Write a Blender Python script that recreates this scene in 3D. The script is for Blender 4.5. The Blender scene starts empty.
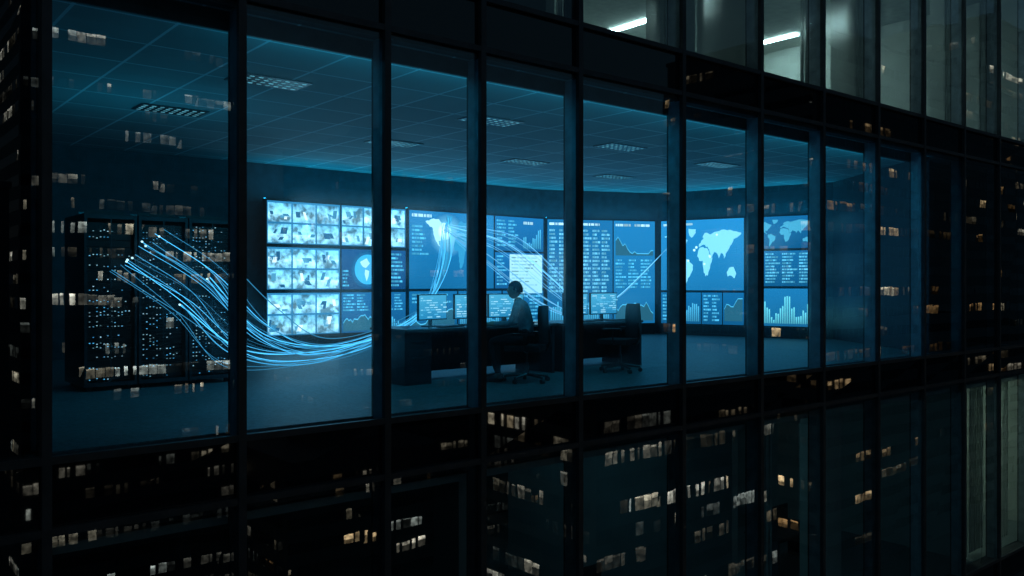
import bpy, bmesh, math, random
from mathutils import Vector, Matrix
R = random.Random(7)
sc = bpy.context.scene
try:
    sc.view_settings.view_transform = 'Standard'; sc.view_settings.look = 'None'
    sc.view_settings.exposure = 0
except Exception: pass

# ------------------------------------------------------------ materials
def pmat(name, col, rough=0.5, metal=0.0, var=0.25, scale=6.0, bump=0.0, spec=0.5):
    m = bpy.data.materials.new(name); m.use_nodes = True
    nt = m.node_tree; b = nt.nodes['Principled BSDF']
    tc = nt.nodes.new('ShaderNodeTexCoord'); n = nt.nodes.new('ShaderNodeTexNoise')
    n.inputs['Scale'].default_value = scale; n.inputs['Detail'].default_value = 5
    nt.links.new(tc.outputs['Object'], n.inputs['Vector'])
    r = nt.nodes.new('ShaderNodeValToRGB')
    r.color_ramp.elements[0].position = 0.3; r.color_ramp.elements[1].position = 0.7
    r.color_ramp.elements[0].color = (*[c*(1-var) for c in col], 1)
    r.color_ramp.elements[1].color = (*[min(1, c*(1+var)) for c in col], 1)
    nt.links.new(n.outputs['Fac'], r.inputs['Fac']); nt.links.new(r.outputs['Color'], b.inputs['Base Color'])
    b.inputs['Roughness'].default_value = rough; b.inputs['Metallic'].default_value = metal
    b.inputs['Specular IOR Level'].default_value = spec
    if bump > 0:
        bp = nt.nodes.new('ShaderNodeBump'); bp.inputs['Strength'].default_value = bump
        bp.inputs['Distance'].default_value = 0.01
        nt.links.new(n.outputs['Fac'], bp.inputs['Height']); nt.links.new(bp.outputs['Normal'], b.inputs['Normal'])
    return m

def emat(name, strength=1.0, col=None, sampling='NONE', noise=0.0, nscale=3.0):
    m = bpy.data.materials.new(name); m.use_nodes = True
    nt = m.node_tree; nt.nodes.clear()
    o = nt.nodes.new('ShaderNodeOutputMaterial'); e = nt.nodes.new('ShaderNodeEmission')
    e.inputs['Strength'].default_value = strength
    if col is None:
        a = nt.nodes.new('ShaderNodeAttribute'); a.attribute_name = 'Col'; src = a.outputs['Color']
    else:
        a = nt.nodes.new('ShaderNodeRGB'); a.outputs[0].default_value = (*col, 1); src = a.outputs[0]
    if noise > 0:
        tc = nt.nodes.new('ShaderNodeTexCoord'); n = nt.nodes.new('ShaderNodeTexNoise')
        n.inputs['Scale'].default_value = nscale; n.inputs['Detail'].default_value = 4
        nt.links.new(tc.outputs['Object'], n.inputs['Vector'])
        mr = nt.nodes.new('ShaderNodeMapRange')
        mr.inputs['From Min'].default_value = 0.35; mr.inputs['From Max'].default_value = 0.65
        mr.inputs['To Min'].default_value = 1-noise; mr.inputs['To Max'].default_value = 1+noise*0.6
        nt.links.new(n.outputs['Fac'], mr.inputs['Value'])
        vm = nt.nodes.new('ShaderNodeVectorMath'); vm.operation = 'SCALE'
        nt.links.new(src, vm.inputs[0]); nt.links.new(mr.outputs[0], vm.inputs['Scale']); src = vm.outputs[0]
    nt.links.new(src, e.inputs['Color']); nt.links.new(e.outputs[0], o.inputs[0])
    try: m.cycles.emission_sampling = sampling
    except Exception: pass
    return m

def glass_mat(name, tint, refl, base):
    m = bpy.data.materials.new(name); m.use_nodes = True
    nt = m.node_tree; nt.nodes.clear()
    o = nt.nodes.new('ShaderNodeOutputMaterial'); mix = nt.nodes.new('ShaderNodeMixShader')
    t = nt.nodes.new('ShaderNodeBsdfTransparent'); t.inputs[0].default_value = (*tint, 1)
    # imitated bloom around the screens: a small share of the transmitted light is scattered a couple of degrees
    h = nt.nodes.new('ShaderNodeBsdfRefraction'); h.inputs['IOR'].default_value = 1.12; h.inputs['Roughness'].default_value = 0.42
    h.inputs['Color'].default_value = (*tint, 1)
    hm = nt.nodes.new('ShaderNodeMixShader'); hm.inputs[0].default_value = 0.10
    nt.links.new(t.outputs[0], hm.inputs[1]); nt.links.new(h.outputs[0], hm.inputs[2])
    g = nt.nodes.new('ShaderNodeBsdfGlossy'); g.inputs['Roughness'].default_value = 0.0
    g.inputs['Color'].default_value = (0.90, 0.96, 1, 1)
    f = nt.nodes.new('ShaderNodeFresnel'); f.inputs['IOR'].default_value = 1.5
    mm = nt.nodes.new('ShaderNodeMath'); mm.operation = 'MULTIPLY_ADD'
    mm.inputs[1].default_value = refl; mm.inputs[2].default_value = base
    mm.use_clamp = True
    tc = nt.nodes.new('ShaderNodeTexCoord'); n = nt.nodes.new('ShaderNodeTexNoise'); n.inputs['Scale'].default_value = 0.9
    bp = nt.nodes.new('ShaderNodeBump'); bp.inputs['Strength'].default_value = 0.25; bp.inputs['Distance'].default_value = 0.004
    nt.links.new(tc.outputs['Object'], n.inputs['Vector']); nt.links.new(n.outputs['Fac'], bp.inputs['Height'])
    nt.links.new(bp.outputs[0], g.inputs['Normal'])
    nt.links.new(f.outputs[0], mm.inputs[0]); nt.links.new(mm.outputs[0], mix.inputs[0])
    nt.links.new(hm.outputs[0], mix.inputs[1]); nt.links.new(g.outputs[0], mix.inputs[2])
    nt.links.new(mix.outputs[0], o.inputs[0])
    return m

M = {}
M['frame'] = pmat('frame_anodised_dark', (0.045, 0.055, 0.065), 0.42, 0.3)
M['fin'] = pmat('mullion_fin_metal', (0.30, 0.36, 0.42), 0.45, 0.0)
M['spandrel'] = pmat('spandrel_glass', (0.006, 0.009, 0.012), 0.015, 0.0, spec=0.9)
M['slab'] = pmat('slab_concrete', (0.05, 0.05, 0.052), 0.8)
M['core'] = pmat('core_wall_paint', (0.08, 0.085, 0.09), 0.7)
M['glass'] = glass_mat('vision_glass', (0.72, 0.92, 0.97), 1.6, 0.045)
M['carpet'] = pmat('carpet', (0.17, 0.21, 0.225), 0.45, var=0.35, scale=25, bump=0.3)
M['navy'] = pmat('wall_navy_paint', (0.045, 0.055, 0.07), 0.6)
M['black'] = pmat('black_plastic', (0.012, 0.013, 0.015), 0.4)
M['rack'] = pmat('rack_black_steel', (0.010, 0.012, 0.015), 0.3, 0.3)
M['desk'] = pmat('desk_laminate', (0.035, 0.04, 0.05), 0.35)
M['desktop'] = pmat('desk_top_laminate', (0.10, 0.11, 0.125), 0.25)
M['chair'] = pmat('chair_fabric', (0.014, 0.015, 0.018), 0.8, bump=0.3, scale=60)
M['chrome'] = pmat('chair_metal', (0.12, 0.125, 0.13), 0.35, 0.9)
M['shirt'] = pmat('shirt_cloth', (0.20, 0.24, 0.29), 0.8, bump=0.5, scale=18)
M['trousers'] = pmat('trousers_cloth', (0.015, 0.017, 0.022), 0.85)
M['skin'] = pmat('skin', (0.42, 0.27, 0.2), 0.5, var=0.08)
M['hair'] = pmat('hair', (0.012, 0.009, 0.007), 0.5, var=0.4, scale=50)
M['eye'] = pmat('eye_white', (0.6, 0.6, 0.6), 0.2, var=0.05)
M['shoe'] = pmat('shoe_leather', (0.01, 0.009, 0.009), 0.3)
M['officewall'] = pmat('office_wall_paint', (0.45, 0.48, 0.46), 0.7, var=0.1, scale=1.5)
M['curtain'] = pmat('blind_fabric', (0.4, 0.43, 0.42), 0.8, var=0.1)
M['officeceil'] = pmat('office_ceiling_tile', (0.5, 0.52, 0.5), 0.8, var=0.1)
M['tower'] = pmat('tower_cladding', (0.12, 0.13, 0.14), 0.5)
M['asphalt'] = pmat('asphalt', (0.05, 0.05, 0.052), 0.8, scale=2)
M['ground'] = pmat('ground_paving', (0.09, 0.09, 0.088), 0.85, scale=0.3)
M['paint'] = pmat('road_paint', (0.7, 0.7, 0.68), 0.6)
M['kerb'] = pmat('kerb_stone', (0.25, 0.25, 0.24), 0.8)
M['E'] = emat('screen_pixels', 1.5)
M['Eplate'] = emat('screen_backlight', 2.0, sampling='FRONT')
M['feed'] = emat('camera_feed_image', 1.75, sampling='FRONT', noise=0.75, nscale=7)
M['city'] = emat('city_window_light', 1.0, noise=0.75, nscale=1.3)
M['stream'] = emat('fiber_light', 1.3)
M['led'] = emat('led_light', 1.0)

def ceiling_mat():
    m = pmat('ceiling_tile', (0.60, 0.67, 0.68), 0.75, var=0.10, scale=1.3)
    nt = m.node_tree; b = nt.nodes['Principled BSDF']
    old = b.inputs['Base Color'].links[0].from_socket
    tc = nt.nodes.new('ShaderNodeTexCoord')
    br = nt.nodes.new('ShaderNodeTexBrick'); br.offset = 0.0
    br.inputs['Scale'].default_value = 1.0
    br.inputs['Brick Width'].default_value = 0.9; br.inputs['Row Height'].default_value = 0.9
    br.inputs['Mortar Size'].default_value = 0.016; br.inputs['Mortar Smooth'].default_value = 0.0
    br.inputs['Mortar'].default_value = (0.97, 0.98, 1, 1)
    br.inputs['Color2'].default_value = (0.48, 0.54, 0.55, 1)
    nt.links.new(tc.outputs['Object'], br.inputs['Vector'])
    nt.links.new(old, br.inputs['Color1'])
    dk = nt.nodes.new('ShaderNodeMix'); dk.data_type = 'RGBA'; dk.blend_type = 'MULTIPLY'; dk.inputs[0].default_value = 1
    nt.links.new(br.outputs['Color'], dk.inputs[6])
    mr = nt.nodes.new('ShaderNodeMapRange'); mr.inputs['To Min'].default_value = 0.72; mr.inputs['To Max'].default_value = 1.0
    nt.links.new(br.outputs['Fac'], mr.inputs['Value']); nt.links.new(mr.outputs[0], dk.inputs[7])
    nt.links.new(dk.outputs[2], b.inputs['Base Color'])
    return m
M['ceiling'] = ceiling_mat()

# ------------------------------------------------------------ mesh helpers
def empty(name, loc=(0, 0, 0), rz=0.0):
    e = bpy.data.objects.new(name, None); sc.collection.objects.link(e)
    e.location = loc; e.rotation_euler = (0, 0, rz); e.empty_display_size = 0.3
    return e

class MB:
    """mesh builder; boxes, quads, polygons with optional corner colours"""
    def __init__(s): s.v = []; s.f = []; s.c = []
    def box(s, x0, x1, y0, y1, z0, z1, col=None):
        i = len(s.v)
        s.v += [(x0,y0,z0),(x1,y0,z0),(x1,y1,z0),(x0,y1,z0),(x0,y0,z1),(x1,y0,z1),(x1,y1,z1),(x0,y1,z1)]
        for q in ((0,3,2,1),(4,5,6,7),(0,1,5,4),(1,2,6,5),(2,3,7,6),(3,0,4,7)):
            s.f.append([i+k for k in q]); s.c.append([col]*4)
        return s
    def poly(s, pts, cols=None):
        i = len(s.v); s.v += [tuple(p) for p in pts]; s.f.append(list(range(i, i+len(pts))))
        if cols is not None and not isinstance(cols[0], (list, tuple)): cols = [cols]*len(pts)
        s.c.append(cols if cols else [None]*len(pts))
        return s
    def obox(s, p, q, w, z0, z1):
        d = Vector((q[0]-p[0], q[1]-p[1])).normalized(); n = Vector((-d.y, d.x))*w
        i = len(s.v); P = [p, q, (q[0]+n.x, q[1]+n.y), (p[0]+n.x, p[1]+n.y)]
        s.v += [(a[0], a[1], z0) for a in P]+[(a[0], a[1], z1) for a in P]
        for k in ((0,3,2,1),(4,5,6,7),(0,1,5,4),(1,2,6,5),(2,3,7,6),(3,0,4,7)):
            s.f.append([i+a for a in k]); s.c.append([None]*4)
        return s
    def tube(s, pts, rad, seg=10, cap=True):
        pts = [Vector(p) for p in pts]; rings = []
        up = Vector((0.13, 0.21, 1)).normalized()
        for k, p in enumerate(pts):
            d = (pts[min(k+1, len(pts)-1)]-pts[max(k-1, 0)]).normalized()
            a = d.cross(up)
            if a.length < 0.1: a = d.cross(Vector((1, 0, 0)))
            a.normalize(); b = d.cross(a)
            r = rad[k] if isinstance(rad, (list, tuple)) else rad
            ids = []
            for j in range(seg):
                t = 2*math.pi*j/seg
                s.v.append(tuple(p+(a*math.cos(t)+b*math.sin(t))*r)); ids.append(len(s.v)-1)
            rings.append(ids)
        for A, B in zip(rings, rings[1:]):
            for j in range(seg):
                s.f.append([A[j], A[(j+1) % seg], B[(j+1) % seg], B[j]]); s.c.append([None]*4)
        if cap:
            s.f.append(rings[0][::-1]); s.c.append([None]*seg); s.f.append(rings[-1]); s.c.append([None]*seg)
        return s
    def obj(s, name, mat, parent=None, bevel=0.0, smooth=False, fixn=False):
        me = bpy.data.meshes.new(name); me.from_pydata(s.v, [], s.f); me.update()
        if any(c[0] is not None for c in s.c if c):
            at = me.color_attributes.new('Col', 'FLOAT_COLOR', 'CORNER'); k = 0
            for cs in s.c:
                for c in cs:
                    at.data[k].color = (*(c if c else (0, 0, 0)), 1); k += 1
        if fixn:
            bm = bmesh.new(); bm.from_mesh(me); bmesh.ops.recalc_face_normals(bm, faces=bm.faces); bm.to_mesh(me); bm.free()
        me.materials.append(mat); o = bpy.data.objects.new(name, me); sc.collection.objects.link(o)
        if smooth:
            for p in me.polygons: p.use_smooth = True
        if bevel > 0:
            b = o.modifiers.new('bevel', 'BEVEL'); b.width = bevel; b.segments = 2; b.limit_method = 'ANGLE'
        if parent: o.parent = parent
        return o

# ------------------------------------------------------------ the glass office tower
FH = 4.42; GH = 3.87; GZ = -10*FH
K0, K1 = -10, 5
mull = [1.41, 2.94, 4.41, 5.6, 7.05, 8.95, 10.72, 12.4, 14.15, 15.85]
while mull[-1] < 46: mull.append(mull[-1]+1.7)
left = [1.41-1.5*i for i in range(1, 9)][::-1]
mull = left+mull
X0, X1 = mull[0], mull[-1]
TW = empty('glass_office_tower')
ZT = FH*(K1+1)
cap = MB(); fin = MB(); flange = MB(); trans = MB(); sp = MB(); gl = MB()
for x in mull:
    cap.box(x-0.035, x+0.035, -0.06, -0.004, GZ, ZT)
    for k in range(K0, K1+1):
        z0 = k*FH
        fin.box(x-0.018, x+0.018, 0.012, 0.20, z0+0.004, z0+GH-0.09)
        flange.box(x-0.024, x+0.024, 0.202, 0.222, z0+0.004, z0+GH-0.09)
for k in range(K0, K1+1):
    z0 = k*FH
    for a, b in zip(mull, mull[1:]):
        t = [R.uniform(-0.0035, 0.0035) for _ in range(4)]
        gl.poly([(a, t[0], z0), (b, t[1], z0), (b, t[2], z0+GH), (a, t[3], z0+GH)])
        t = [R.uniform(-0.003, 0.003) for _ in range(4)]
        sp.poly([(a, t[0]+0.002, z0-0.55), (b, t[1]+0.002, z0-0.55), (b, t[2]+0.002, z0), (a, t[3]+0.002, z0)])
        for zc in (z0, z0-0.55):
            trans.box(a+0.036, b-0.036, -0.055, -0.006, zc-0.03, zc+0.03)
        trans.box(a+0.036, b-0.036, 0.012, 0.14, z0+GH-0.085, z0+GH-0.002)
cap.obj('mullion_caps', M['frame'], TW); fin.obj('mullion_fins', M['fin'], TW); flange.obj('mullion_flanges', M['frame'], TW)
trans.obj('transoms', M['frame'], TW); sp.obj('spandrel_panels', M['spandrel'], TW); gl.obj('window_glass', M['glass'], TW)
sl = MB()
for k in range(K0, K1+2): sl.box(X0, X1, 0.03, 24, k*FH-0.48, k*FH)
sl.obj('floor_slabs', M['slab'], TW)
co = MB()
for k in range(K0, K1+1):
    if k in (0,): 
        co.box(X0, X1, 12, 12.2, 0, GH+0.06); continue
    co.box(X0, X1, 9.5, 9.7, k*FH+0.002, k*FH+GH+0.066)
co.box(X0-0.2, X0-0.05, 0, 24, GZ, ZT); co.box(X1+0.05, X1+0.2, 0, 24, GZ, ZT); co.box(X0-0.2, X1+0.2, 24.02, 24.3, GZ, ZT)
co.box(X0-0.2, X1+0.2, -0.1, 24.3, ZT+0.01, ZT+0.9)
co.obj('core_walls', M['core'], TW)

# ------------------------------------------------------------ control room shell
CR = empty('control_room')
MB().box(1.46, 20.5, 0.23, 9.6, 0.004, 0.02).obj('carpet_floor', M['carpet'], CR)
MB().box(1.46, 20.5, 0.14, 9.6, 3.80, 3.86).obj('suspended_ceiling', M['ceiling'], CR)
w = MB()
w.obox((1.46, 9.3), (1.46, 0.33), 0.0-0.09, 0.021, 3.799)
w.obox((14.7, 9.3), (1.46, 9.3), -0.12, 0.021, 3.799)
w.obox((17.75, 7.95), (14.7, 9.3), -0.12, 0.021, 3.799)
w.obox((19.05, 3.6), (17.75, 7.95), -0.12, 0.021, 3.799)
w.obox((16.6, 0.33), (19.05, 3.6), -0.12, 0.021, 3.799)
w.obj('partition_walls', M['navy'], CR, fixn=True)
MB().box(1.56, 16.4, 0.235, 0.26, 3.62, 3.799).obj('added_strip_cover', M['frame'], CR)  # added box that keeps the fill strip behind it out of view
pl = MB(); pl.poly([(3.2, .268, 3.64), (16.0, .268, 3.64), (16.0, .268, 3.78), (3.2, .268, 3.78)][::-1], (0.03, 1.12, 1.75))
pl.obj('added_window_fill_strip', emat('added_window_fill', 9.0, sampling='FRONT_BACK'), CR)  # added fill source, brightens the floor and fins near the window

def ceiling_lamp(i, x, y):
    e = empty('ceiling_light_panel', (x, y, 3.796))
    MB().box(-0.46, 0.46, -0.24, 0.24, -0.012, 0.0).obj('lamp_tray', M['desk'], e, bevel=0.003)
    d = MB()
    for a in range(8):
        for b in range(4):
            cx, cy = -0.385+a*0.11, -0.165+b*0.11
            f = R.uniform(.5, 1.2)
            c = (0.14*f, 0.44*f, 0.56*f)
            d.poly([(cx-.028, cy+.022, -.015), (cx+.028, cy+.022, -.015), (cx+.028, cy-.022, -.015), (cx-.028, cy-.022, -.015)], c)
    d.obj('lamp_louvres', M['led'], e)
for i, (x, y) in enumerate([(4.3, 2.5), (3.95, 5.0), (7.9, 2.75), (7.85, 5.4), (11.1, 5.7), (11.2, 3.2), (14.2, 6.2), (14.4, 3.5), (1.9+0.4, 7.4)]):
    ceiling_lamp(i, x, y)

# ------------------------------------------------------------ video wall
VW = empty('video_wall')
Z0V, Z1V = 0.30, 3.02
SEC = {'A': ((7.0, 8.78), (10.28, 8.85)), 'B': ((10.36, 8.86), (14.5, 8.98)),
       'C': ((14.6, 8.95), (17.36, 7.74)), 'D': ((17.45, 7.6), (18.68, 3.72))}
pix = MB(); plate = MB(); feed = MB()
class Sec:
    def __init__(s, key):
        s.p, s.q = SEC[key]; s.L = math.dist(s.p, s.q)
        d = Vector((s.q[0]-s.p[0], s.q[1]-s.p[1]))/s.L; s.d = d; s.n = Vector((d.y, -d.x))  # towards the room
    def P(s, u, v, l):
        o = 0.02+0.004*l
        return (s.p[0]+s.d.x*u*s.L+s.n.x*o, s.p[1]+s.d.y*u*s.L+s.n.y*o, Z0V+v*(Z1V-Z0V))
    def rect(s, u0, u1, v0, v1, c, l=1, mb=None, c2=None):
        mb = mb or pix; c2 = c2 or c
        mb.poly([s.P(u0, v0, l), s.P(u1, v0, l), s.P(u1, v1, l), s.P(u0, v1, l)], [c, c, c2, c2])
    def pol(s, pts, c, l=2): pix.poly([s.P(u, v, l) for u, v in pts], c)
    def asp(s): return (Z1V-Z0V)/s.L
    def radial(s, u, v, r, c0, c1, l=2, seg=20, sq=1.0):
        a = s.asp()
        for j in range(seg):
            t0, t1 = 2*math.pi*j/seg, 2*math.pi*(j+1)/seg
            pix.poly([s.P(u, v, l), s.P(u+r*a*math.cos(t0)*sq, v+r*math.sin(t0), l), s.P(u+r*a*math.cos(t1)*sq, v+r*math.sin(t1), l)], [c0, c1, c1])
    def line(s, pts, wd, c, l=3):
        for (u0, v0), (u1, v1) in zip(pts, pts[1:]):
            s.pol([(u0, v0-wd), (u1, v1-wd), (u1, v1+wd), (u0, v0+wd)], c, l)
    def text(s, u0, u1, v0, v1, rows, c, l=2, cols=1, fill=0.5):
        h = (v1-v0)/rows
        for r in range(rows):
            for k in range(cols):
                a = u0+(u1-u0)*k/cols; b = u0+(u1-u0)*(k+1)/cols; x = a
                end = a+(b-a)*R.uniform(0.45, 0.92)
                while x < end:
                    ww = R.uniform(0.05, 0.25)*(b-a); f = R.uniform(0.45, 1.2)
                    s.rect(x, min(x+ww, end), v1-(r+1)*h+h*(1-fill)/2, v1-r*h-h*(1-fill)/2, tuple(q*f for q in c), l)
                    x += ww+0.03*(b-a)
    def bars(s, u0, u1, v0, v1, n, c, l=2):
        ph = R.uniform(0, 6)
        for k in range(n):
            a = u0+(u1-u0)*k/n; hh = (0.35+0.3*math.sin(k*0.55+ph)+R.uniform(0, 0.35))*(v1-v0)
            s.rect(a, a+(u1-u0)/n*0.62, v0, v0+max(0.05*(v1-v0), min(hh, v1-v0)), tuple(q*0.5 for q in c), l, c2=c)
    def chart(s, u0, u1, v0, v1, c, n=16, l=3):
        y = R.uniform(.3, .6); pts = []
        for k in range(n+1):
            y = min(0.95, max(0.08, y+R.uniform(-.22, .22))); pts.append((u0+(u1-u0)*k/n, v0+(v1-v0)*y))
        s.line(pts, 0.0045, c, l)
        for (a, b), (c_, d) in zip(pts, pts[1:]):
            s.pol([(a, v0), (c_, v0), (c_, d), (a, b)], tuple(q*0.22 for q in c), l-1)
    def panel(s, u0, u1, v0, v1, c=(0.004, 0.085, 0.21)):
        g = 0.006
        s.rect(u0+g*.5, u1-g*.5, v0+g, v1-g, tuple(x*0.8 for x in c), 0.5, plate, c2=tuple(x*1.25 for x in c))
    def feedimg(s, u0, u1, v0, v1):
        W = u1-u0; H = v1-v0; b = R.uniform(0.75, 1.25)
        s.rect(u0, u1, v0+H*.45, v1, (0.36*b, 0.78*b, 1.02*b), 1, feed, c2=(0.16*b, 0.52*b, .82*b))
        s.rect(u0, u1, v0, v0+H*.45, (0.24*b, 0.60*b, 0.90*b), 1, feed, c2=(0.5*b, .9*b, 1.1*b))
        for _ in range(R.randint(2, 5)):
            x = u0+W*R.uniform(.02, .75); y = v0+H*R.uniform(.05, .5); ww = W*R.uniform(.08, .28); hh = H*R.uniform(.12, .45)
            sk = W*R.uniform(-.12, .12)
            c = R.choice([(0.02, .12, .25), (0.05, .24, .42), (.95, 1.1, 1.2), (0.1, .35, .55)])
            s.pol([(x, y), (x+ww, y), (min(u1, max(u0, x+ww+sk)), min(y+hh, v1)), (min(u1, max(u0, x+sk)), min(y+hh, v1))], c, 2)
CY = (0.10, 0.54, 0.85); WH = (0.65, 1.0, 1.15)

A = Sec('A'); rows = [(0.0, 0.325), (0.338, 0.662), (0.675, 1.0)]
for ri, (v0, v1) in enumerate(rows):
    A.panel(0.0, 0.50, v0, v1, (0.02, 0.14, 0.28))
    for c in range(3):
        for r in range(2):
            a = 0.008+c*0.163; b0 = v0+0.014+r*(v1-v0-0.02)/2
            A.feedimg(a, a+0.152, b0, b0+(v1-v0-0.02)/2-0.014)
A.panel(0.505, 1.0, 0.675, 1.0, (0.02, 0.14, 0.28))
for c in range(3):
    for r in range(2):
        a = 0.512+c*0.163; b0 = 0.689+r*0.1525
        A.feedimg(a, a+0.150, b0, b0+0.14)
A.panel(0.505, 1.0, 0.338, 0.662, (0.005, 0.05, 0.15))
A.radial(0.70, 0.50, 0.150, (0.05, .35, .65), (0.0, 0.08, .22), 2, 30)
A.radial(0.70, 0.50, 0.118, (0.10, .45, .8), (0.05, .5, .95), 3, 30)
for pts in ([(-.6, .5), (-.1, .75), (.15, .4), (-.15, .1), (-.35, .15), (-.5, .3)], [(-.2, 0), (.1, -.1), (.05, -.45), (-.1, -.8), (-.25, -.3)], [(.3, .6), (.75, .45), (.8, .0), (.5, -.3), (.4, .2)]):
    A.pol([(0.70+x*0.118*A.asp(), 0.50+y*0.118) for x, y in pts], (.55, .95, 1.1), 4)
A.text(0.86, 0.99, 0.36, 0.64, 9, CY)
A.text(0.515, 0.57, 0.36, 0.50, 5, CY)
A.panel(0.505, 1.0, 0.0, 0.325, (0.006, 0.08, 0.2))
A.text(0.52, 0.72, 0.17, 0.31, 6, CY, cols=2); A.chart(0.52, 0.73, 0.02, 0.15, CY)
A.bars(0.76, 0.98, 0.02, 0.14, 14, CY); A.text(0.76, 0.98, 0.17, 0.31, 6, CY, cols=3)

B = Sec('B')
B.panel(0.0, 0.60, 0.34, 1.0, (0.008, 0.13, 0.30))
B.text(0.02, 0.2, 0.93, 0.98, 1, WH); B.text(0.02, 0.14, 0.62, 0.88, 8, CY)
B.radial(0.26, 0.80, 0.19, (0.35, 0.85, 1.1), (0.011, 0.185, .43), 2, 28)  # gradient fan paints the flare's bloom into the screen image
NAM = [(-165, 65), (-140, 70), (-95, 72), (-80, 63), (-58, 52), (-66, 45), (-81, 30), (-82, 25), (-97, 26), (-95, 17), (-83, 9), (-95, 15), (-110, 24), (-124, 40), (-125, 50), (-150, 60)]
SAM = [(-78, 8), (-60, 8), (-35, -6), (-40, -22), (-58, -38), (-68, -54), (-74, -48), (-71, -18), (-81, -5)]
AFR = [(-16, 15), (-6, 35), (10, 37), (32, 31), (43, 12), (51, 11), (40, -15), (32, -28), (20, -34), (12, -17), (9, 4), (-8, 5)]
EUR = [(-10, 37), (-9, 43), (0, 48), (8, 54), (12, 57), (6, 60), (15, 68), (28, 71), (45, 67), (70, 73), (105, 77), (140, 73), (175, 68), (162, 60), (142, 54), (135, 44), (127, 37), (120, 30), (108, 20), (103, 8), (98, 16), (88, 22), (79, 8), (72, 20), (60, 25), (50, 14), (43, 14), (36, 32), (27, 38), (20, 40), (12, 44), (5, 43)]
AUS = [(114, -22), (130, -12), (142, -11), (153, -27), (147, -38), (132, -32), (116, -34)]
GRN = [(-55, 82), (-22, 80), (-25, 70), (-43, 60), (-53, 70)]
def wmap(s, u0, u1, v0, v1, c, l=3, shapes=(NAM, SAM, AFR, EUR, AUS, GRN)):
    for sh in shapes:
        pts = []
        for k in range(len(sh)):
            a, b = sh[k], sh[(k+1) % len(sh)]
            for t in (0, .33, .66):
                j = 0 if t == 0 else 2.2
                pts.append((a[0]+(b[0]-a[0])*t+R.uniform(-j, j), a[1]+(b[1]-a[1])*t+R.uniform(-j, j)))
        s.pol([(u0+(x+170)/350*(u1-u0), v0+(y+58)/142*(v1-v0)) for x, y in pts], c, l)
wmap(B, 0.10, 0.56, 0.42, 0.98, (0.55, 0.95, 1.15), 4, (NAM,))
wmap(B, 0.10, 0.56, 0.42, 0.98, (0.04, 0.33, 0.60), 3, (SAM, EUR, AFR, GRN))
B.radial(0.235, 0.83, 0.075, (1.6, 1.9, 2.0), (.5, .95, 1.15), 5, 24)  # bright core of the flare, its glow painted in the colours
for k in range(9): B.line([(0.25, 0.82), (R.uniform(.3, .58), R.uniform(.5, .95))], 0.002, (0.2, .6, .85), 4)
B.panel(0.605, 1.0, 0.68, 1.0, (0.006, 0.10, 0.26)); B.text(0.62, 0.80, 0.72, 0.97, 8, CY, cols=2)
B.text(0.83, 0.98, 0.92, 0.97, 1, WH)
B.bars(0.83, 0.98, 0.71, 0.90, 10, CY)
B.panel(0.605, 1.0, 0.34, 0.675, (0.006, 0.09, 0.24))
B.rect(0.72, 0.985, 0.30, 0.655, (0.42, .78, .92), 2, pix, c2=(0.55, .86, .96)); B.text(0.62, 0.71, 0.37, 0.65, 9, CY)
B.text(0.735, 0.97, 0.33, 0.64, 10, (.30, .62, .8), l=3, fill=.35)
B.panel(0.0, 0.33, 0.0, 0.33); B.chart(0.02, 0.31, 0.03, 0.2, CY); B.text(0.02, 0.31, 0.22, 0.31, 3, CY, cols=2)
B.panel(0.335, 0.66, 0.0, 0.33); B.bars(0.35, 0.64, 0.03, 0.22, 22, CY); B.text(0.35, 0.64, 0.24, 0.31, 2, CY, cols=3)
B.panel(0.665, 1.0, 0.0, 0.33); B.text(0.68, 0.98, 0.03, 0.29, 8, CY, cols=3)

C = Sec('C')
for u0, u1 in ((0, .30), (.305, .60)):
    C.panel(u0, u1, 0.0, 1.0, (0.006, 0.10, 0.24))
    C.text(u0+.02, u1-.02, 0.93, 0.975, 1, WH)
    C.text(u0+.02, u1-.02, 0.30, 0.91, 17, (0.18, 0.60, 0.85), cols=3, fill=.55)
    C.bars(u0+.03, u1-.03, 0.03, 0.24, 12, CY)
C.panel(.605, 1.0, 0.0, 1.0, (0.008, 0.13, 0.30))
C.text(.625, .98, 0.93, 0.975, 1, WH, cols=2); C.chart(.625, .98, 0.66, 0.90, CY); C.text(.625, .98, 0.34, 0.63, 9, CY, cols=3)
C.chart(.625, .98, 0.03, 0.28, CY)

D = Sec('D')
D.panel(0.0, 0.55, 0.32, 1.0, (0.012, 0.17, 0.38))
D.text(0.02, 0.25, 0.935, 0.975, 1, WH)
wmap(D, 0.02, 0.54, 0.36, 0.92, (0.30, 0.80, 1.05))
for k in range(12):
    a = (R.uniform(.06, .5), R.uniform(.45, .85)); D.radial(a[0], a[1], .014, (1.3, 1.5, 1.6), (.3, .8, 1), 5, 8)
for k in range(4): D.panel(0.0+k*.1375, .1375*(k+1), 0.0, 0.31)
D.text(0.015, .125, .03, .29, 8, CY); D.bars(.15, .265, .03, .25, 9, CY); D.text(.29, .40, .03, .29, 8, CY, cols=2); D.chart(.425, .54, .04, .26, CY, 8)
D.panel(0.56, 1.0, 0.70, 1.0); wmap(D, 0.60, 0.97, 0.72, 0.97, (0.08, 0.42, 0.64), 3)
D.panel(0.56, 1.0, 0.36, 0.69); D.text(0.58, 0.98, 0.39, 0.67, 10, (.15, .6, .85), cols=4)
D.panel(0.56, 1.0, 0.0, 0.35, (0.008, .12, .27)); D.bars(0.58, 0.98, 0.03, 0.31, 30, (.20, .8, .92))

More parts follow.
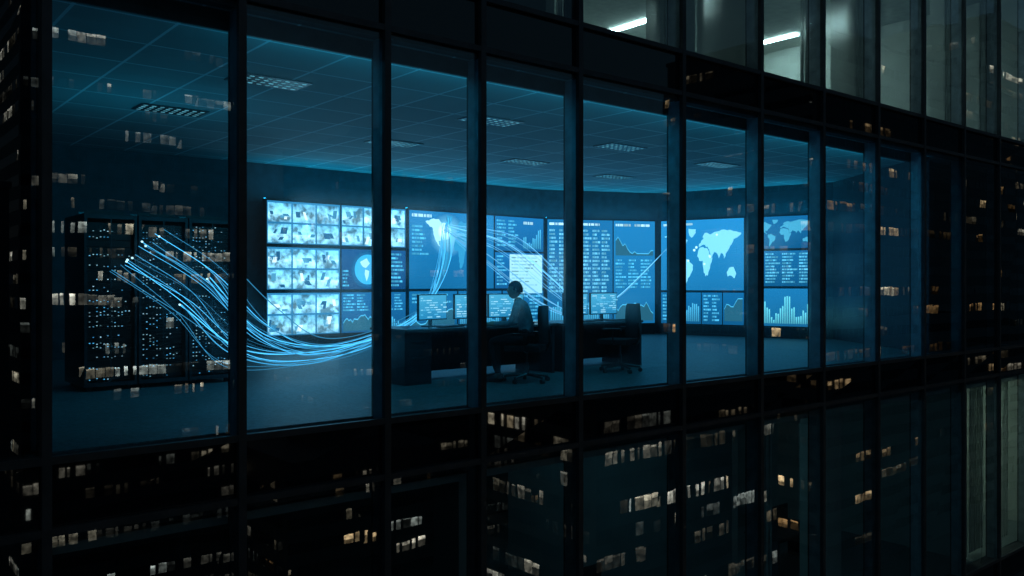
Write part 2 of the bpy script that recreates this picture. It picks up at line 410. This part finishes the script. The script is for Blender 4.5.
pix.obj('screen_graphics', M['E'], VW); plate.obj('screen_panels', M['Eplate'], VW); feed.obj('camera_feeds', M['feed'], VW)
hb = MB()
for k in SEC:
    p, q = SEC[k]; hb.obox(p, q, 0.16, Z0V-0.03, Z1V+0.03)
    hb.obox(p, q, 0.10, 0.022, Z0V-0.031)
hb.obj('screen_housing', M['black'], VW, fixn=True)
cv = MB()
for k in SEC:
    s = Sec(k); 
    a = Vector(s.p)-s.n*0.05; b = Vector(s.q)-s.n*0.05; c = Vector(s.q)-s.n*0.13; d = Vector(s.p)-s.n*0.13
    z = Z1V+0.034
    cv.poly([(a.x, a.y, z), (b.x, b.y, z), (c.x, c.y, z), (d.x, d.y, z)], (0.08, 2.3, 3.9))
cv.obj('added_wall_fill_strip', emat('added_wall_fill', 3.4, sampling='FRONT_BACK'), VW)  # added hidden glow that brightens the ceiling and back wall

# ------------------------------------------------------------ server racks
def rack(x, y):
    e = empty('server_rack', (x, y, 0.02)); W, Dp, H = 0.62, 1.0, 2.2
    b = MB(); b.box(0, 0.03, 0, Dp, 0.05, H); b.box(W-.03, W, 0, Dp, .05, H); b.box(.031, W-.031, .04, Dp, H-.05, H); b.box(.031, W-.031, .04, Dp, .05, .1)
    b.box(.031, W-.031, Dp-.03, Dp-.002, .101, H-.051)
    for fx in (.05, W-.11):
        for fy in (.06, Dp-.12): b.box(fx, fx+.06, fy, fy+.06, 0, .049)
    b.obj('cabinet', M['rack'], e, bevel=.004)
    t = MB(); t.box(.08, W-.08, .30, .32, H+.001, H+.06); t.box(.08, W-.08, .62, .64, H+.001, H+.06); t.obj('cable_tray', M['black'], e)
    t = MB(); t.poly([(.1, .36, H+.02), (W-.1, .36, H+.02), (W-.1, .58, H+.02), (.1, .58, H+.02)], (.05, 1.3, 2.1)); t.obj('added_rack_fill', RACKFILL, e)  # glowing strip added out of sight to lighten the left ceiling
    u = MB(); l = MB(); z = .12
    while z < H-.14:
        h = R.choice([.044, .044, .088, .132])
        u.box(.05, W-.05, .05+R.uniform(0, .01), .8, z, z+h-.006)
        if R.random() < .9:
            for j in range(R.randint(5, 13)):
                xx = .07+j*.042
                if xx > W-.08: break
                if R.random() < .6:
                    c = R.choice([(.5, .75, .9), (.1, .5, .9), (.2, .6, .95), (.35, .6, .7)]); f = R.uniform(.3, 1.4)
                    hz = z+R.choice([.3, .6])*min(h, .05)
                    l.poly([(xx, .044, hz), (xx+.016, .044, hz), (xx+.016, .044, hz+.010), (xx, .044, hz+.010)], tuple(q*f for q in c))
        z += h
    u.obj('server_units', M['black'], e); l.obj('status_leds', M['led'], e)
    d = MB(); d.box(.0, .035, -.03, -.002, .06, H-.01); d.box(W-.035, W-.003, -.03, -.002, .06, H-.01); d.box(.036, W-.036, -.03, -.002, H-.06, H-.01); d.box(.036, W-.036, -.03, -.002, .06, .11)
    d.box(W*.5-.006, W*.5+.006, -.025, -.012, .111, H-.061)
    d.box(W-.034, W-.015, -.05, -.031, 1.0, 1.2)
    d.obj('door_frame', M['frame'], e)
RACKFILL = emat('added_rack_fill_glow', 2.8, sampling='FRONT_BACK')
for i in range(3): rack(2.62+i*.635, 4.1)

# ------------------------------------------------------------ desks, monitors
def desk(x0, x1, y0, y1, mons):
    e = empty('control_desk', (x0, y0, 0.02)); L = x1-x0; W = y1-y0
    MB().box(-.02, L+.02, -.02, W+.02, .70, .735).obj('desk_top', M['desktop'], e, bevel=.006)
    b = MB(); b.box(0, .42, 0.02, W, .0, .699); b.box(L-.05, L, 0, W, 0, .699); b.box(.421, L-.051, W-.08, W-.04, .08, .699)
    b.box(.10, .32, .005, .018, .56, .58); b.box(.10, .32, .005, .018, .34, .36)
    b.obj('desk_cabinet', M['desk'], e, bevel=.005)
    for mx, ang in mons:
        m = empty('monitor', (mx, W*.58, .736), ang); m.parent = e
        q = MB(); q.box(-.13, .13, -.09, .09, 0, .012); q.box(-.03, .03, .02, .045, .012, .25); q.box(-.30, .30, -.02, .015, .09, .45)
        q.obj('monitor_case', M['black'], m, bevel=.005)
        s = MB(); s.poly([(-.285, -.023, .105), (.285, -.023, .105), (.285, -.023, .435), (-.285, -.023, .435)], [(0.02, .22, .42), (.02, .2, .4), (.06, .34, .56), (.08, .4, .62)])
        for r in range(9):
            x = -.26
            while x < .22:
                ww = R.uniform(.02, .12); 
                if R.random() < .6: s.poly([(x, -.026, .125+r*.033), (x+ww, -.026, .125+r*.033), (x+ww, -.026, .14+r*.033), (x, -.026, .14+r*.033)], R.choice([(.25, .6, .8), (.1, .45, .7), (.4, .7, .85)]))
                x += ww+.015
        s.obj('monitor_screen', M['E'], m)
        kb = MB(); kb.box(-.2, .2, -.36, -.24, .002, .02); kb.box(.26, .31, -.34, -.25, .002, .03); kb.obj('keyboard_mouse', M['black'], m, bevel=.003)
    return e
desk(6.0, 8.62, 2.12, 2.98, [(.75, .25), (1.42, 0.0), (2.08, -.2)])
desk(8.80, 10.55, 2.12, 2.98, [(.72, .1), (1.36, -.05)])

# ------------------------------------------------------------ chairs
def chair(x, y, rz):
    e = empty('office_chair', (x, y, 0.02), rz)
    b = MB()
    for k in range(5):
        a = 2*math.pi*k/5+.3; c, s = math.cos(a), math.sin(a)
        b.tube([(c*.03, s*.03, .11), (c*.17, s*.17, .095), (c*.31, s*.31, .075)], [.026, .022, .016], 8)
        b.tube([(c*.31-s*.025, s*.31+c*.025, .03), (c*.31+s*.025, s*.31-c*.025, .03)], .03, 12)
        b.tube([(c*.31, s*.31, .03), (c*.31, s*.31, .075)], .008, 6)
    b.tube([(0, 0, .08), (0, 0, .26)], .03, 12); b.tube([(0, 0, .26), (0, 0, .42)], .018, 12)
    b.obj('star_base', M['chrome'], e, smooth=False, fixn=True)
    def pad(name, w, d, h, loc, rx, curve=0.0):
        bm = bmesh.new(); bmesh.ops.create_cube(bm, size=1)
        bmesh.ops.scale(bm, vec=(w, d, h), verts=bm.verts)
        bmesh.ops.subdivide_edges(bm, edges=bm.edges, cuts=4, use_grid_fill=True)
        for v in bm.verts:
            v.co.y += curve*(v.co.x/(w/2))**2
            if h > d:
                f = 1-.22*max(0, v.co.z/(h/2))**2; v.co.x *= f; v.co.y += .03*math.sin((v.co.z/(h/2))*1.6)
        me = bpy.data.meshes.new(name); bm.to_mesh(me); bm.free(); me.materials.append(M['chair'])
        o = bpy.data.objects.new(name, me); sc.collection.objects.link(o); o.parent = e; o.location = loc; o.rotation_euler = (rx, 0, 0)
        bv = o.modifiers.new('b', 'BEVEL'); bv.width = min(d, h)*.4; bv.segments = 3; bv.limit_method = 'ANGLE'; bv.angle_limit = .9
        for p in me.polygons: p.use_smooth = True
    pad('seat', .50, .48, .08, (0, .02, .46), 0, 0)
    pad('backrest', .46, .06, .50, (0, -.27, .78), .12, .05)
    a = MB()
    a.tube([(0, -.05, .41), (0, -.27, .43), (0, -.325, .55), (0, -.30, .75)], .022, 8)
    for sx in (-1, 1):
        a.tube([(sx*.18, -.02, .42), (sx*.29, -.02, .44), (sx*.30, -.02, .64)], .014, 8)
        a.box(sx*.30-.035, sx*.30+.035, -.16, .13, .64, .67)
    a.obj('arm_frame', M['black'], e, fixn=True)
    return e
PX, PY, PR = 7.54, 1.50, math.radians(38)
chair(PX, PY, PR)
chair(9.5, 1.62, math.radians(18))

# ------------------------------------------------------------ seated man
def man(x, y, rz):
    e = empty('seated_man', (x, y, 0.02), rz)
    J = {}; V = []; Rd = []; Eg = []; part = []
    def add(n, co, r, par=None, pt='shirt'):
        J[n] = len(V); V.append(co); Rd.append(r); part.append(pt)
        if par: Eg.append((J[par], J[n]))
    add('pel', (0, .0, .60), (.155, .125), None, 'trousers')
    add('waist', (0, .0, .74), (.145, .110), 'pel')
    add('mid', (0, .03, .88), (.155, .115), 'waist')
    add('chest', (0, .08, 1.0), (.165, .115), 'mid')
    add('neckb', (0, .115, 1.085), (.075, .065), 'chest')
    add('neck', (0, .14, 1.15), (.055, .055), 'neckb', 'skin')
    for s, n in ((-1, 'l'), (1, 'r')):
        add(n+'cl', (s*.13, .09, 1.045), (.07, .07), 'chest')
        add(n+'sh', (s*.195, .10, 1.02), (.062, .062), n+'cl')
        add(n+'ua', (s*.225, .13, .90), (.052, .052), n+'sh')
        add(n+'el', (s*.245, .19, .785), (.043, .043), n+'ua')
        add(n+'fa', (s*.215, .34, .785), (.037, .037), n+'el')
        add(n+'wr', (s*.18, .47, .785), (.026, .024), n+'fa', 'skin')
        add(n+'hp', (s*.095, .03, .585), (.095, .09), 'pel', 'trousers')
        add(n+'th', (s*.125, .25, .58), (.083, .08), n+'hp', 'trousers')
        add(n+'kn', (s*.15, .46, .555), (.062, .062), n+'th', 'trousers')
        add(n+'ca', (s*.15, .455 if s > 0 else .43, .34), (.055, .057), n+'kn', 'trousers')
        add(n+'an', (s*.15, .44 if s > 0 else .36, .12), (.042, .045), n+'ca', 'trousers')
    me = bpy.data.meshes.new('body'); me.from_pydata(V, Eg, []); o = bpy.data.objects.new('body', me); sc.collection.objects.link(o)
    sk = o.modifiers.new('skin', 'SKIN'); sk.use_smooth_shade = True
    if not me.skin_vertices:
        bpy.context.view_layer.objects.active = o
        bpy.ops.mesh.customdata_skin_add()
    for i, r in enumerate(Rd):
        d = me.skin_vertices[0].data[i]; d.radius = r; d.use_root = (i == 0)
    ss = o.modifiers.new('sub', 'SUBSURF'); ss.levels = 2; ss.render_levels = 2
    bpy.context.view_layer.update()
    dg = bpy.context.evaluated_depsgraph_get(); nm = bpy.data.meshes.new_from_object(o.evaluated_get(dg))
    bpy.data.objects.remove(o)
    nm.materials.clear()
    for k in ('shirt', 'trousers', 'skin'): nm.materials.append(M[k])
    for p in nm.polygons:
        c = p.center; bi = min(range(len(V)), key=lambda i: (Vector(V[i])-c).length)
        p.material_index = {'shirt': 0, 'trousers': 1, 'skin': 2}[part[bi]]; p.use_smooth = True
    b = bpy.data.objects.new('body', nm); sc.collection.objects.link(b); b.parent = e
    bm = bmesh.new(); bmesh.ops.create_uvsphere(bm, u_segments=28, v_segments=20, radius=1)
    for v in bm.verts:
        X, Y, Z = v.co
        w_ = 1-.22*max(0, -Z)**1.3
        v.co = Vector((X*.076*w_, Y*.098*(1-.12*max(0, -Z)) + (.012*max(0, -Z) if Y > 0 else .02*max(0, -Z)), Z*.118))
        if Y > .8: v.co.y += .016*math.exp(-((X/.16)**2))*math.exp(-((Z+.15)/.16)**2)        # nose
        if Y > .6: v.co.y -= .007*math.exp(-(((abs(X)-.36)/.16)**2))*math.exp(-((Z-.03)/.12)**2)  # sockets
        if Y > .6: v.co.y += .005*math.exp(-((X/.3)**2))*math.exp(-((Z+.52)/.09)**2)            # lips
        if Y > .5: v.co.y += .008*math.exp(-((X/.3)**2))*math.exp(-((Z+.85)/.14)**2)            # chin
    hm = bpy.data.meshes.new('head'); bm.to_mesh(hm); bm.free(); hm.materials.append(M['skin'])
    for p in hm.polygons: p.use_smooth = True
    hp = empty('head_pivot', (0, .165, 1.245)); hp.parent = e; hp.rotation_euler = (math.radians(2), 0, math.radians(8))
    h = bpy.data.objects.new('head', hm); sc.collection.objects.link(h); h.parent = hp
    bm = bmesh.new(); bmesh.ops.create_uvsphere(bm, u_segments=32, v_segments=24, radius=1)
    rem = []
    for v in bm.verts:
        X, Y, Z = v.co
        line = .38 if Y > .35 else (-.35 if Y < -.1 else -.05)
        k = 1.07+.035*R.random()
        if Z < line: rem.append(v)
        v.co = Vector((X*.076*k, Y*.098*k-.004, Z*.118*k+.002))
    bmesh.ops.delete(bm, geom=rem, context='VERTS')
    hm = bpy.data.meshes.new('hair'); bm.to_mesh(hm); bm.free(); hm.materials.append(M['hair'])
    for p in hm.polygons: p.use_smooth = True
    h = bpy.data.objects.new('hair', hm); sc.collection.objects.link(h); h.parent = hp
    so = h.modifiers.new('s', 'SOLIDIFY'); so.thickness = .012; so.offset = -1
    ear = MB(); mo = MB(); ey = MB()
    for s in (-1, 1):
        ear.tube([(s*.072, -.012, -.03), (s*.082, -.016, -.012), (s*.084, -.018, .01), (s*.074, -.012, .022)], [.008, .013, .014, .008], 8)
        ey.tube([(s*.028, .078, .004), (s*.028, .086, .004), (s*.028, .090, .004)], [.010, .010, .004], 10)
    ear.obj('ears', M['skin'], hp, smooth=True); ey.obj('eyes', M['eye'], hp, smooth=True)
    mo.tube([(-.024, .088, -.062), (0, .096, -.060), (.024, .088, -.062)], [.003, .005, .003], 8); mo.obj('mouth', pmat('lip', (.3, .12, .1), .5), hp, smooth=True)
    for s in (-1, 1):
        hd = MB(); wx, wy, wz = s*.18, .47, .785
        hd.tube([(wx, wy-.01, wz), (wx-s*.006, wy+.035, wz-.002), (wx-s*.012, wy+.07, wz-.008), (wx-s*.014, wy+.095, wz-.014)], [.024, .031, .034, .026], 12)
        for f, (off, ln) in enumerate(((-.028, .066), (-.010, .076), (.009, .072), (.026, .056))):
            bx = wx-s*.013+off*-s
            hd.tube([(bx, wy+.075, wz-.008), (bx+off*.1, wy+.09+ln*.35, wz-.004), (bx+off*.15, wy+.09+ln*.75, wz-.018), (bx+off*.15, wy+.09+ln, wz-.032)], [.0095, .009, .008, .006], 8)
        hd.tube([(wx-s*.02, wy+.02, wz-.008), (wx-s*.045, wy+.05, wz-.014), (wx-s*.052, wy+.085, wz-.024)], [.012, .010, .007], 8)
        hd.obj('hand', M['skin'], e, smooth=True)
    for s in (-1, 1):
        ay = .44 if s > 0 else .36
        sh = MB(); sh.tube([(s*.15, ay-.075, .045), (s*.15, ay-.04, .055), (s*.15, ay+.02, .06), (s*.155, ay+.09, .046), (s*.16, ay+.16, .036), (s*.16, ay+.20, .03)], [.028, .044, .050, .042, .036, .020], 12)
        sh.tube([(s*.15, ay, .04), (s*.15, ay, .12)], [.045, .044], 12)
        o = sh.obj('shoe', M['shoe'], e, smooth=True)
    return e
man(PX, PY+.0, PR)

# ------------------------------------------------------------ glowing data streams
def cr(P, n=14):
    P = [Vector(p) for p in P]; P = [P[0]*2-P[1]]+P+[P[-1]*2-P[-2]]; out = []
    for i in range(1, len(P)-2):
        for k in range(n):
            t = k/n; a, b, c, d = P[i-1:i+3]
            out.append(0.5*((2*b)+(-a+c)*t+(2*a-5*b+4*c-d)*t*t+(-a+3*b-3*c+d)*t**3))
    out.append(P[-2]); return out
def tubec(mb, pts, r, col, seg=6):
    i0 = len(mb.f); mb.tube(pts, r, seg)
    for k in range(i0, len(mb.f)): mb.c[k] = [col]*len(mb.f[k])
st = MB(); H0 = 1.35
main = [(3.21, 3.9, .33), (3.91, 3.72, -.15), (4.57, 3.65, -.80), (5.46, 3.7, -1.05), (6.87, 4.4, -.95), (8.87, 6.0, -.56), (10.5, 7.7, .30), (11.2, 8.6, 1.30)]
for k in range(24):
    o = R.uniform(-1, 1); o2 = R.uniform(-1, 1); pts = []
    for j, p in enumerate(main):
        sp_ = [.34, .44, .46, .26, .22, .20, .26, .10][j]
        qo = o*(1-j/7)+o2*(j/7)
        zz = H0+p[2]+qo*sp_*.95+R.uniform(-.04, .04)+.10
        pts.append((p[0]+qo*sp_*1.0+R.uniform(-.04, .04), p[1]+R.uniform(-.08, .08), max(.10, zz)))
    if k % 4 == 3: pts = pts[1:]
    f = R.uniform(.15, 1.1)
    tubec(st, cr(pts), [.0022, .004, .003, .0065][k % 4], (.16*f, .85*f*1.1, 1.7*f))
    c = pts[0]
    if k % 3 == 0: tubec(st, [(c[0]-.015, c[1], c[2]), (c[0]-.006, c[1], c[2]), (c[0]+.006, c[1], c[2]), (c[0]+.015, c[1], c[2])], [.003, .013, .013, .003], (1.0, 1.5, 1.7), 8)
fan = [(11.25, 8.6, 1.30), (12.4, 8.0, .85), (12.3, 6.3, .0), (11.88, 4.93, -.50), (13.1, 5.1, -.32), (16.0, 6.05, .95)]
for k in range(15):
    o = R.uniform(-1, 1); pts = []
    for j, p in enumerate(fan):
        sp_ = [.08, .46, .42, .22, .15, .05][j]
        pts.append((p[0]+o*sp_, p[1]+R.uniform(-.05, .05), H0+p[2]+o*sp_*.9))
    if k > 2: pts = pts[:4]
    f = R.uniform(.4, 1.2); tubec(st, cr(pts), [.004, .007][k % 2], (.3*f, .9*f, 1.5*f))
st.obj('glowing_data_streams', M['stream'])

# ------------------------------------------------------------ upper office floor
UP = empty('upper_office')
z = FH
MB().box(4.5, 34, .23, 9.4, z+.004, z+.02).obj('office_floor', M['carpet'], UP)
MB().box(4.5, 34, .23, 9.4, z+3.62, z+3.70).obj('office_ceiling', M['officeceil'], UP)
q = MB()
for x, y0, y1 in ((6.9, .4, 5), (11.2, .4, 1.5), (21.5, .4, 9.3), (25.2, .4, 7)): q.box(x, x+.14, y0, y1, z+.021, z+3.619)
q.box(7.1, 21.4, 9.0, 9.15, z+.021, z+3.619)
q.obj('partition_wall', M['officewall'], UP)
q = MB()
for x in (9.5, 14.6, 18.6, 23.0): q.box(x, x+.5, .6, 1.1, z+.021, z+3.619)
q.obj('columns', M['officewall'], UP)
lt = MB()
for x, y, L in ((16.3, 7.0, 1.4), (20.3, 5.4, 1.6), (12.9, 4.2, 1.2), (9.3, 5.6, 1.2), (17.6, 2.6, 1.2), (23.6, 2.6, .8)):
    lt.box(x, x+.16, y, y+L, z+3.57, z+3.615, (24, 32, 30))
lt.obj('ceiling_tube_lights', emat('tube_light', 1.0, sampling='FRONT_BACK'), UP)
cu = MB()
for a, b in ((7.1, 7.5), (9.0, 9.4), (12.5, 12.8), (14.2, 14.9), (17.7, 18.3), (19.4, 19.8)):
    n = int((b-a)/.06)
    for k in range(n): cu.box(a+k*.06, a+k*.06+.035, .40+.02*(k % 2), .43+.02*(k % 2), z+.1, z+3.6)
cu.obj('vertical_blinds', M['curtain'], UP)
def office_desk(x, y, z):
    e = empty('office_desk', (x, y, z+.021))
    b = MB(); b.box(0, 1.6, 0, .8, .71, .74); b.box(.02, .06, .02, .78, 0, .709); b.box(1.54, 1.58, .02, .78, 0, .709); b.box(.061, 1.539, .7, .72, .3, .709)
    b.box(.5, 1.1, .5, .53, .85, 1.2); b.box(.77, .83, .5, .52, .741, .849); b.obj('desk_with_monitor', M['desk'], e)
for x, y in ((8.2, 2.5), (12.0, 2.2), (15.8, 3.2)): office_desk(x, y, FH)

# ------------------------------------------------------------ lower office floor
LO = empty('lower_office'); z = -FH
MB().box(1.5, 34, .23, 9.4, z+.004, z+.02).obj('office_floor', M['carpet'], LO)
MB().box(1.5, 34, .23, 9.4, z+3.62, z+3.70).obj('office_ceiling', M['officeceil'], LO)
q = MB()
for x, y0, y1 in ((5.6, .4, 9), (10.9, .6, 6), (18.6, .4, 9.3), (22.6, .4, 9.3)): q.box(x, x+.14, y0, y1, z+.021, z+3.619)
q.box(18.75, 22.59, 3.6, 3.7, z+.021, z+3.619)
q.box(13.4, 13.9, .5, 1.0, z+.021, z+3.619)
q.obj('partition_wall', M['officewall'], LO)
cu = MB()
for a, b in ((11.25, 11.7), (12.9, 13.3), (18.9, 19.6), (20.6, 21.0)):
    for k in range(int((b-a)/.06)): cu.box(a+k*.06, a+k*.06+.035, .40+.02*(k % 2), .43+.02*(k % 2), z+.1, z+3.6)
cu.obj('vertical_blinds', M['curtain'], LO)
lt = MB(); lt.box(19.8, 19.93, 1.4, 2.6, z+3.57, z+3.615, (28, 33, 25)); lt.box(12.4, 12.52, 2.2, 3.4, z+3.57, z+3.615, (3.0, 8.0, 10)); lt.box(8.4, 8.5, 3.2, 4.2, z+3.57, z+3.615, (1.2, 4.0, 5.5))
lt.obj('ceiling_tube_lights', emat('tube_light_dim', 1.0, sampling='FRONT_BACK'), LO)
for x, y in ((7.0, 2.0), (8.9, 2.0), (11.4, 2.5), (14.6, 2.2), (19.4, 1.5)): office_desk(x, y, -FH)

# ------------------------------------------------------------ city opposite
def tower(x0, x1, y1, dep, ztop, fh, cw, prob, warm, bright, name='city_tower', wf=.72):
    e = empty(name, (x0, y1, GZ)); W = x1-x0; H = ztop-GZ
    MB().box(0, W, -dep, 0, 0, H).obj('tower_walls', M['tower'], e)
    rf = MB(); rf.box(-.2, W+.2, -dep-.2, .2, H+.01, H+.6); rf.box(W*.3, W*.6, -dep*.7, -dep*.3, H+.61, H+3.6); rf.obj('roof_parapet', M['tower'], e)
    win = MB(); dark = MB(); nf = int(H/fh)
    def face(L, P):
        nc = int(L/cw)
        for f in range(1, nf):
            c = 0; act = R.random() < .9; fl = R.uniform(.4, 1.2)
            while c < nc:
                run = R.choice([1, 1, 2, 3, 4, 6, 9]); on = act and R.random() < prob
                base = R.choice(warm); lev = (.04+.96*R.random()**2.6)*bright*fl
                for _ in range(run):
                    if c >= nc: break
                    a = c*cw+cw*.04; b = a+cw*.92; z0 = f*fh+fh*.25; z1 = z0+fh*.62*wf
                    if on and R.random() < .8:
                        l = lev*R.uniform(.25, 1.3); c1 = tuple(q_*l for q_ in base)
                        if R.random() < .45:
                            a += cw*R.uniform(0, .3); b = a+cw*R.uniform(.2, .6)
                        zm = z0+(z1-z0)*R.uniform(.35, .85); zt = z1-(z1-z0)*R.uniform(0, .15)
                        low = R.uniform(.02, .5)
                        win.poly([P(a, zm), P(b, zm), P(b, zt), P(a, zt)], [tuple(q_*.6 for q_ in c1)]*2+[c1]*2)
                        win.poly([P(a, z0), P(b, z0), P(b, zm), P(a, zm)], tuple(q_*low for q_ in c1))
                    else: dark.poly([P(a, z0), P(b, z0), P(b, z1), P(a, z1)])
                    c += 1
    face(W, lambda u, zz: (u, .04, zz))
    face(dep, lambda u, zz: (-.04, -dep+u, zz)); face(dep, lambda u, zz: (W+.04, -dep+u, zz))
    win.obj('lit_windows', M['city'], e); dark.obj('dark_windows', M['spandrel'], e)
COOL = [(1, .95, .76), (.88, .97, .86), (1, .88, .62)]
MIX = [(1, .90, .68), (1, .8, .5), (.92, 1, .88)]
WARM = [(1, .56, .22), (1, .68, .34), (1, .84, .55)]
tower(20, 47, -110, 25, 52, 3.0, 1.1, .55, COOL, 6.5)
tower(48, 72, -96, 25, -22, 3.2, 1.4, .42, WARM+MIX, 7.0)
tower(-40, 14, -80, 30, 10, 3.4, 1.4, .22, COOL, 3.0)
tower(74, 112, -66, 22, -14, 3.2, 1.4, .55, COOL+MIX, 6.5, wf=.9)
tower(118, 190, -62, 30, 40, 3.3, 1.7, .26, WARM, 4.0)
tower(80, 110, -140, 30, 30, 3.3, 1.5, .14, COOL, 2.0)
tower(200, 290, -70, 40, 60, 3.5, 2.0, .25, MIX, 2.5)

# ------------------------------------------------------------ ground, road
MB().box(-1500, 1500, -1500, 1500, GZ-1.0, GZ-.15).obj('ground', M['ground'])
MB().box(-400, 400, -44, -16, GZ-.149, GZ-.146).obj('road', M['asphalt'])
k = MB(); k.box(-400, 400, -16, -15.8, GZ-.15, GZ-.02); k.box(-400, 400, -44.2, -44, GZ-.15, GZ-.02); k.obj('kerb', M['kerb'])
k = MB()
for x in range(-200, 300, 6):
    for y in (-37, -30, -23): k.box(x, x+3, y-.07, y+.07, GZ-.142, GZ-.138)
k.obj('lane_markings', M['paint'])
MB().box(-400, 400, -15.79, -.3, GZ-.15, GZ-.02).obj('pavement', M['ground'])
for x in range(-20, 160, 30):
    e = empty('street_lamp', (x, -45, GZ-.15))
    b = MB(); b.tube([(0, 0, 0), (0, 0, 4), (0, 0, 8), (0, .6, 8.6), (0, 2.0, 8.7)], [.12, .09, .07, .05, .05], 10); b.box(-.15, .15, 1.7, 2.5, 8.66, 8.76); b.obj('pole', M['frame'], e)
    g = MB(); g.poly([(-.12, 1.75, 8.65), (.12, 1.75, 8.65), (.12, 2.45, 8.65), (-.12, 2.45, 8.65)], (30, 18, 8)); g.obj('lamp_head', M['led'], e)

# ------------------------------------------------------------ world, moonlight, camera
w = bpy.data.worlds.new('World'); sc.world = w; w.use_nodes = True
nt = w.node_tree; bg = nt.nodes['Background']
sky = nt.nodes.new('ShaderNodeTexSky'); sky.sky_type = 'NISHITA'; sky.sun_disc = False
sky.sun_elevation = math.radians(-4); sky.sun_rotation = math.radians(200)
ad = nt.nodes.new('ShaderNodeMix'); ad.data_type = 'RGBA'; ad.blend_type = 'ADD'; ad.inputs[0].default_value = 1.0
nt.links.new(sky.outputs[0], ad.inputs[6]); ad.inputs[7].default_value = (0.10, 0.28, 0.42, 1)   # city sky-glow
nt.links.new(ad.outputs[2], bg.inputs[0]); bg.inputs[1].default_value = 0.12
L = bpy.data.lights.new('sun', 'SUN'); L.energy = 0.01; L.angle = math.radians(0.5); L.color = (.8, .9, 1)
lo = bpy.data.objects.new('sun', L); sc.collection.objects.link(lo); lo.rotation_euler = (math.radians(55), 0, math.radians(20))

cam = bpy.data.cameras.new('camera'); co_ = bpy.data.objects.new('camera', cam); sc.collection.objects.link(co_)
co_.location = (0, -7.3, 1.35); co_.rotation_euler = (math.radians(90), 0, -math.atan2(.6374, .7705))
cam.lens = 30; cam.sensor_width = 36; cam.shift_y = -0.004; cam.clip_end = 4000; cam.clip_start = .05
sc.camera = co_
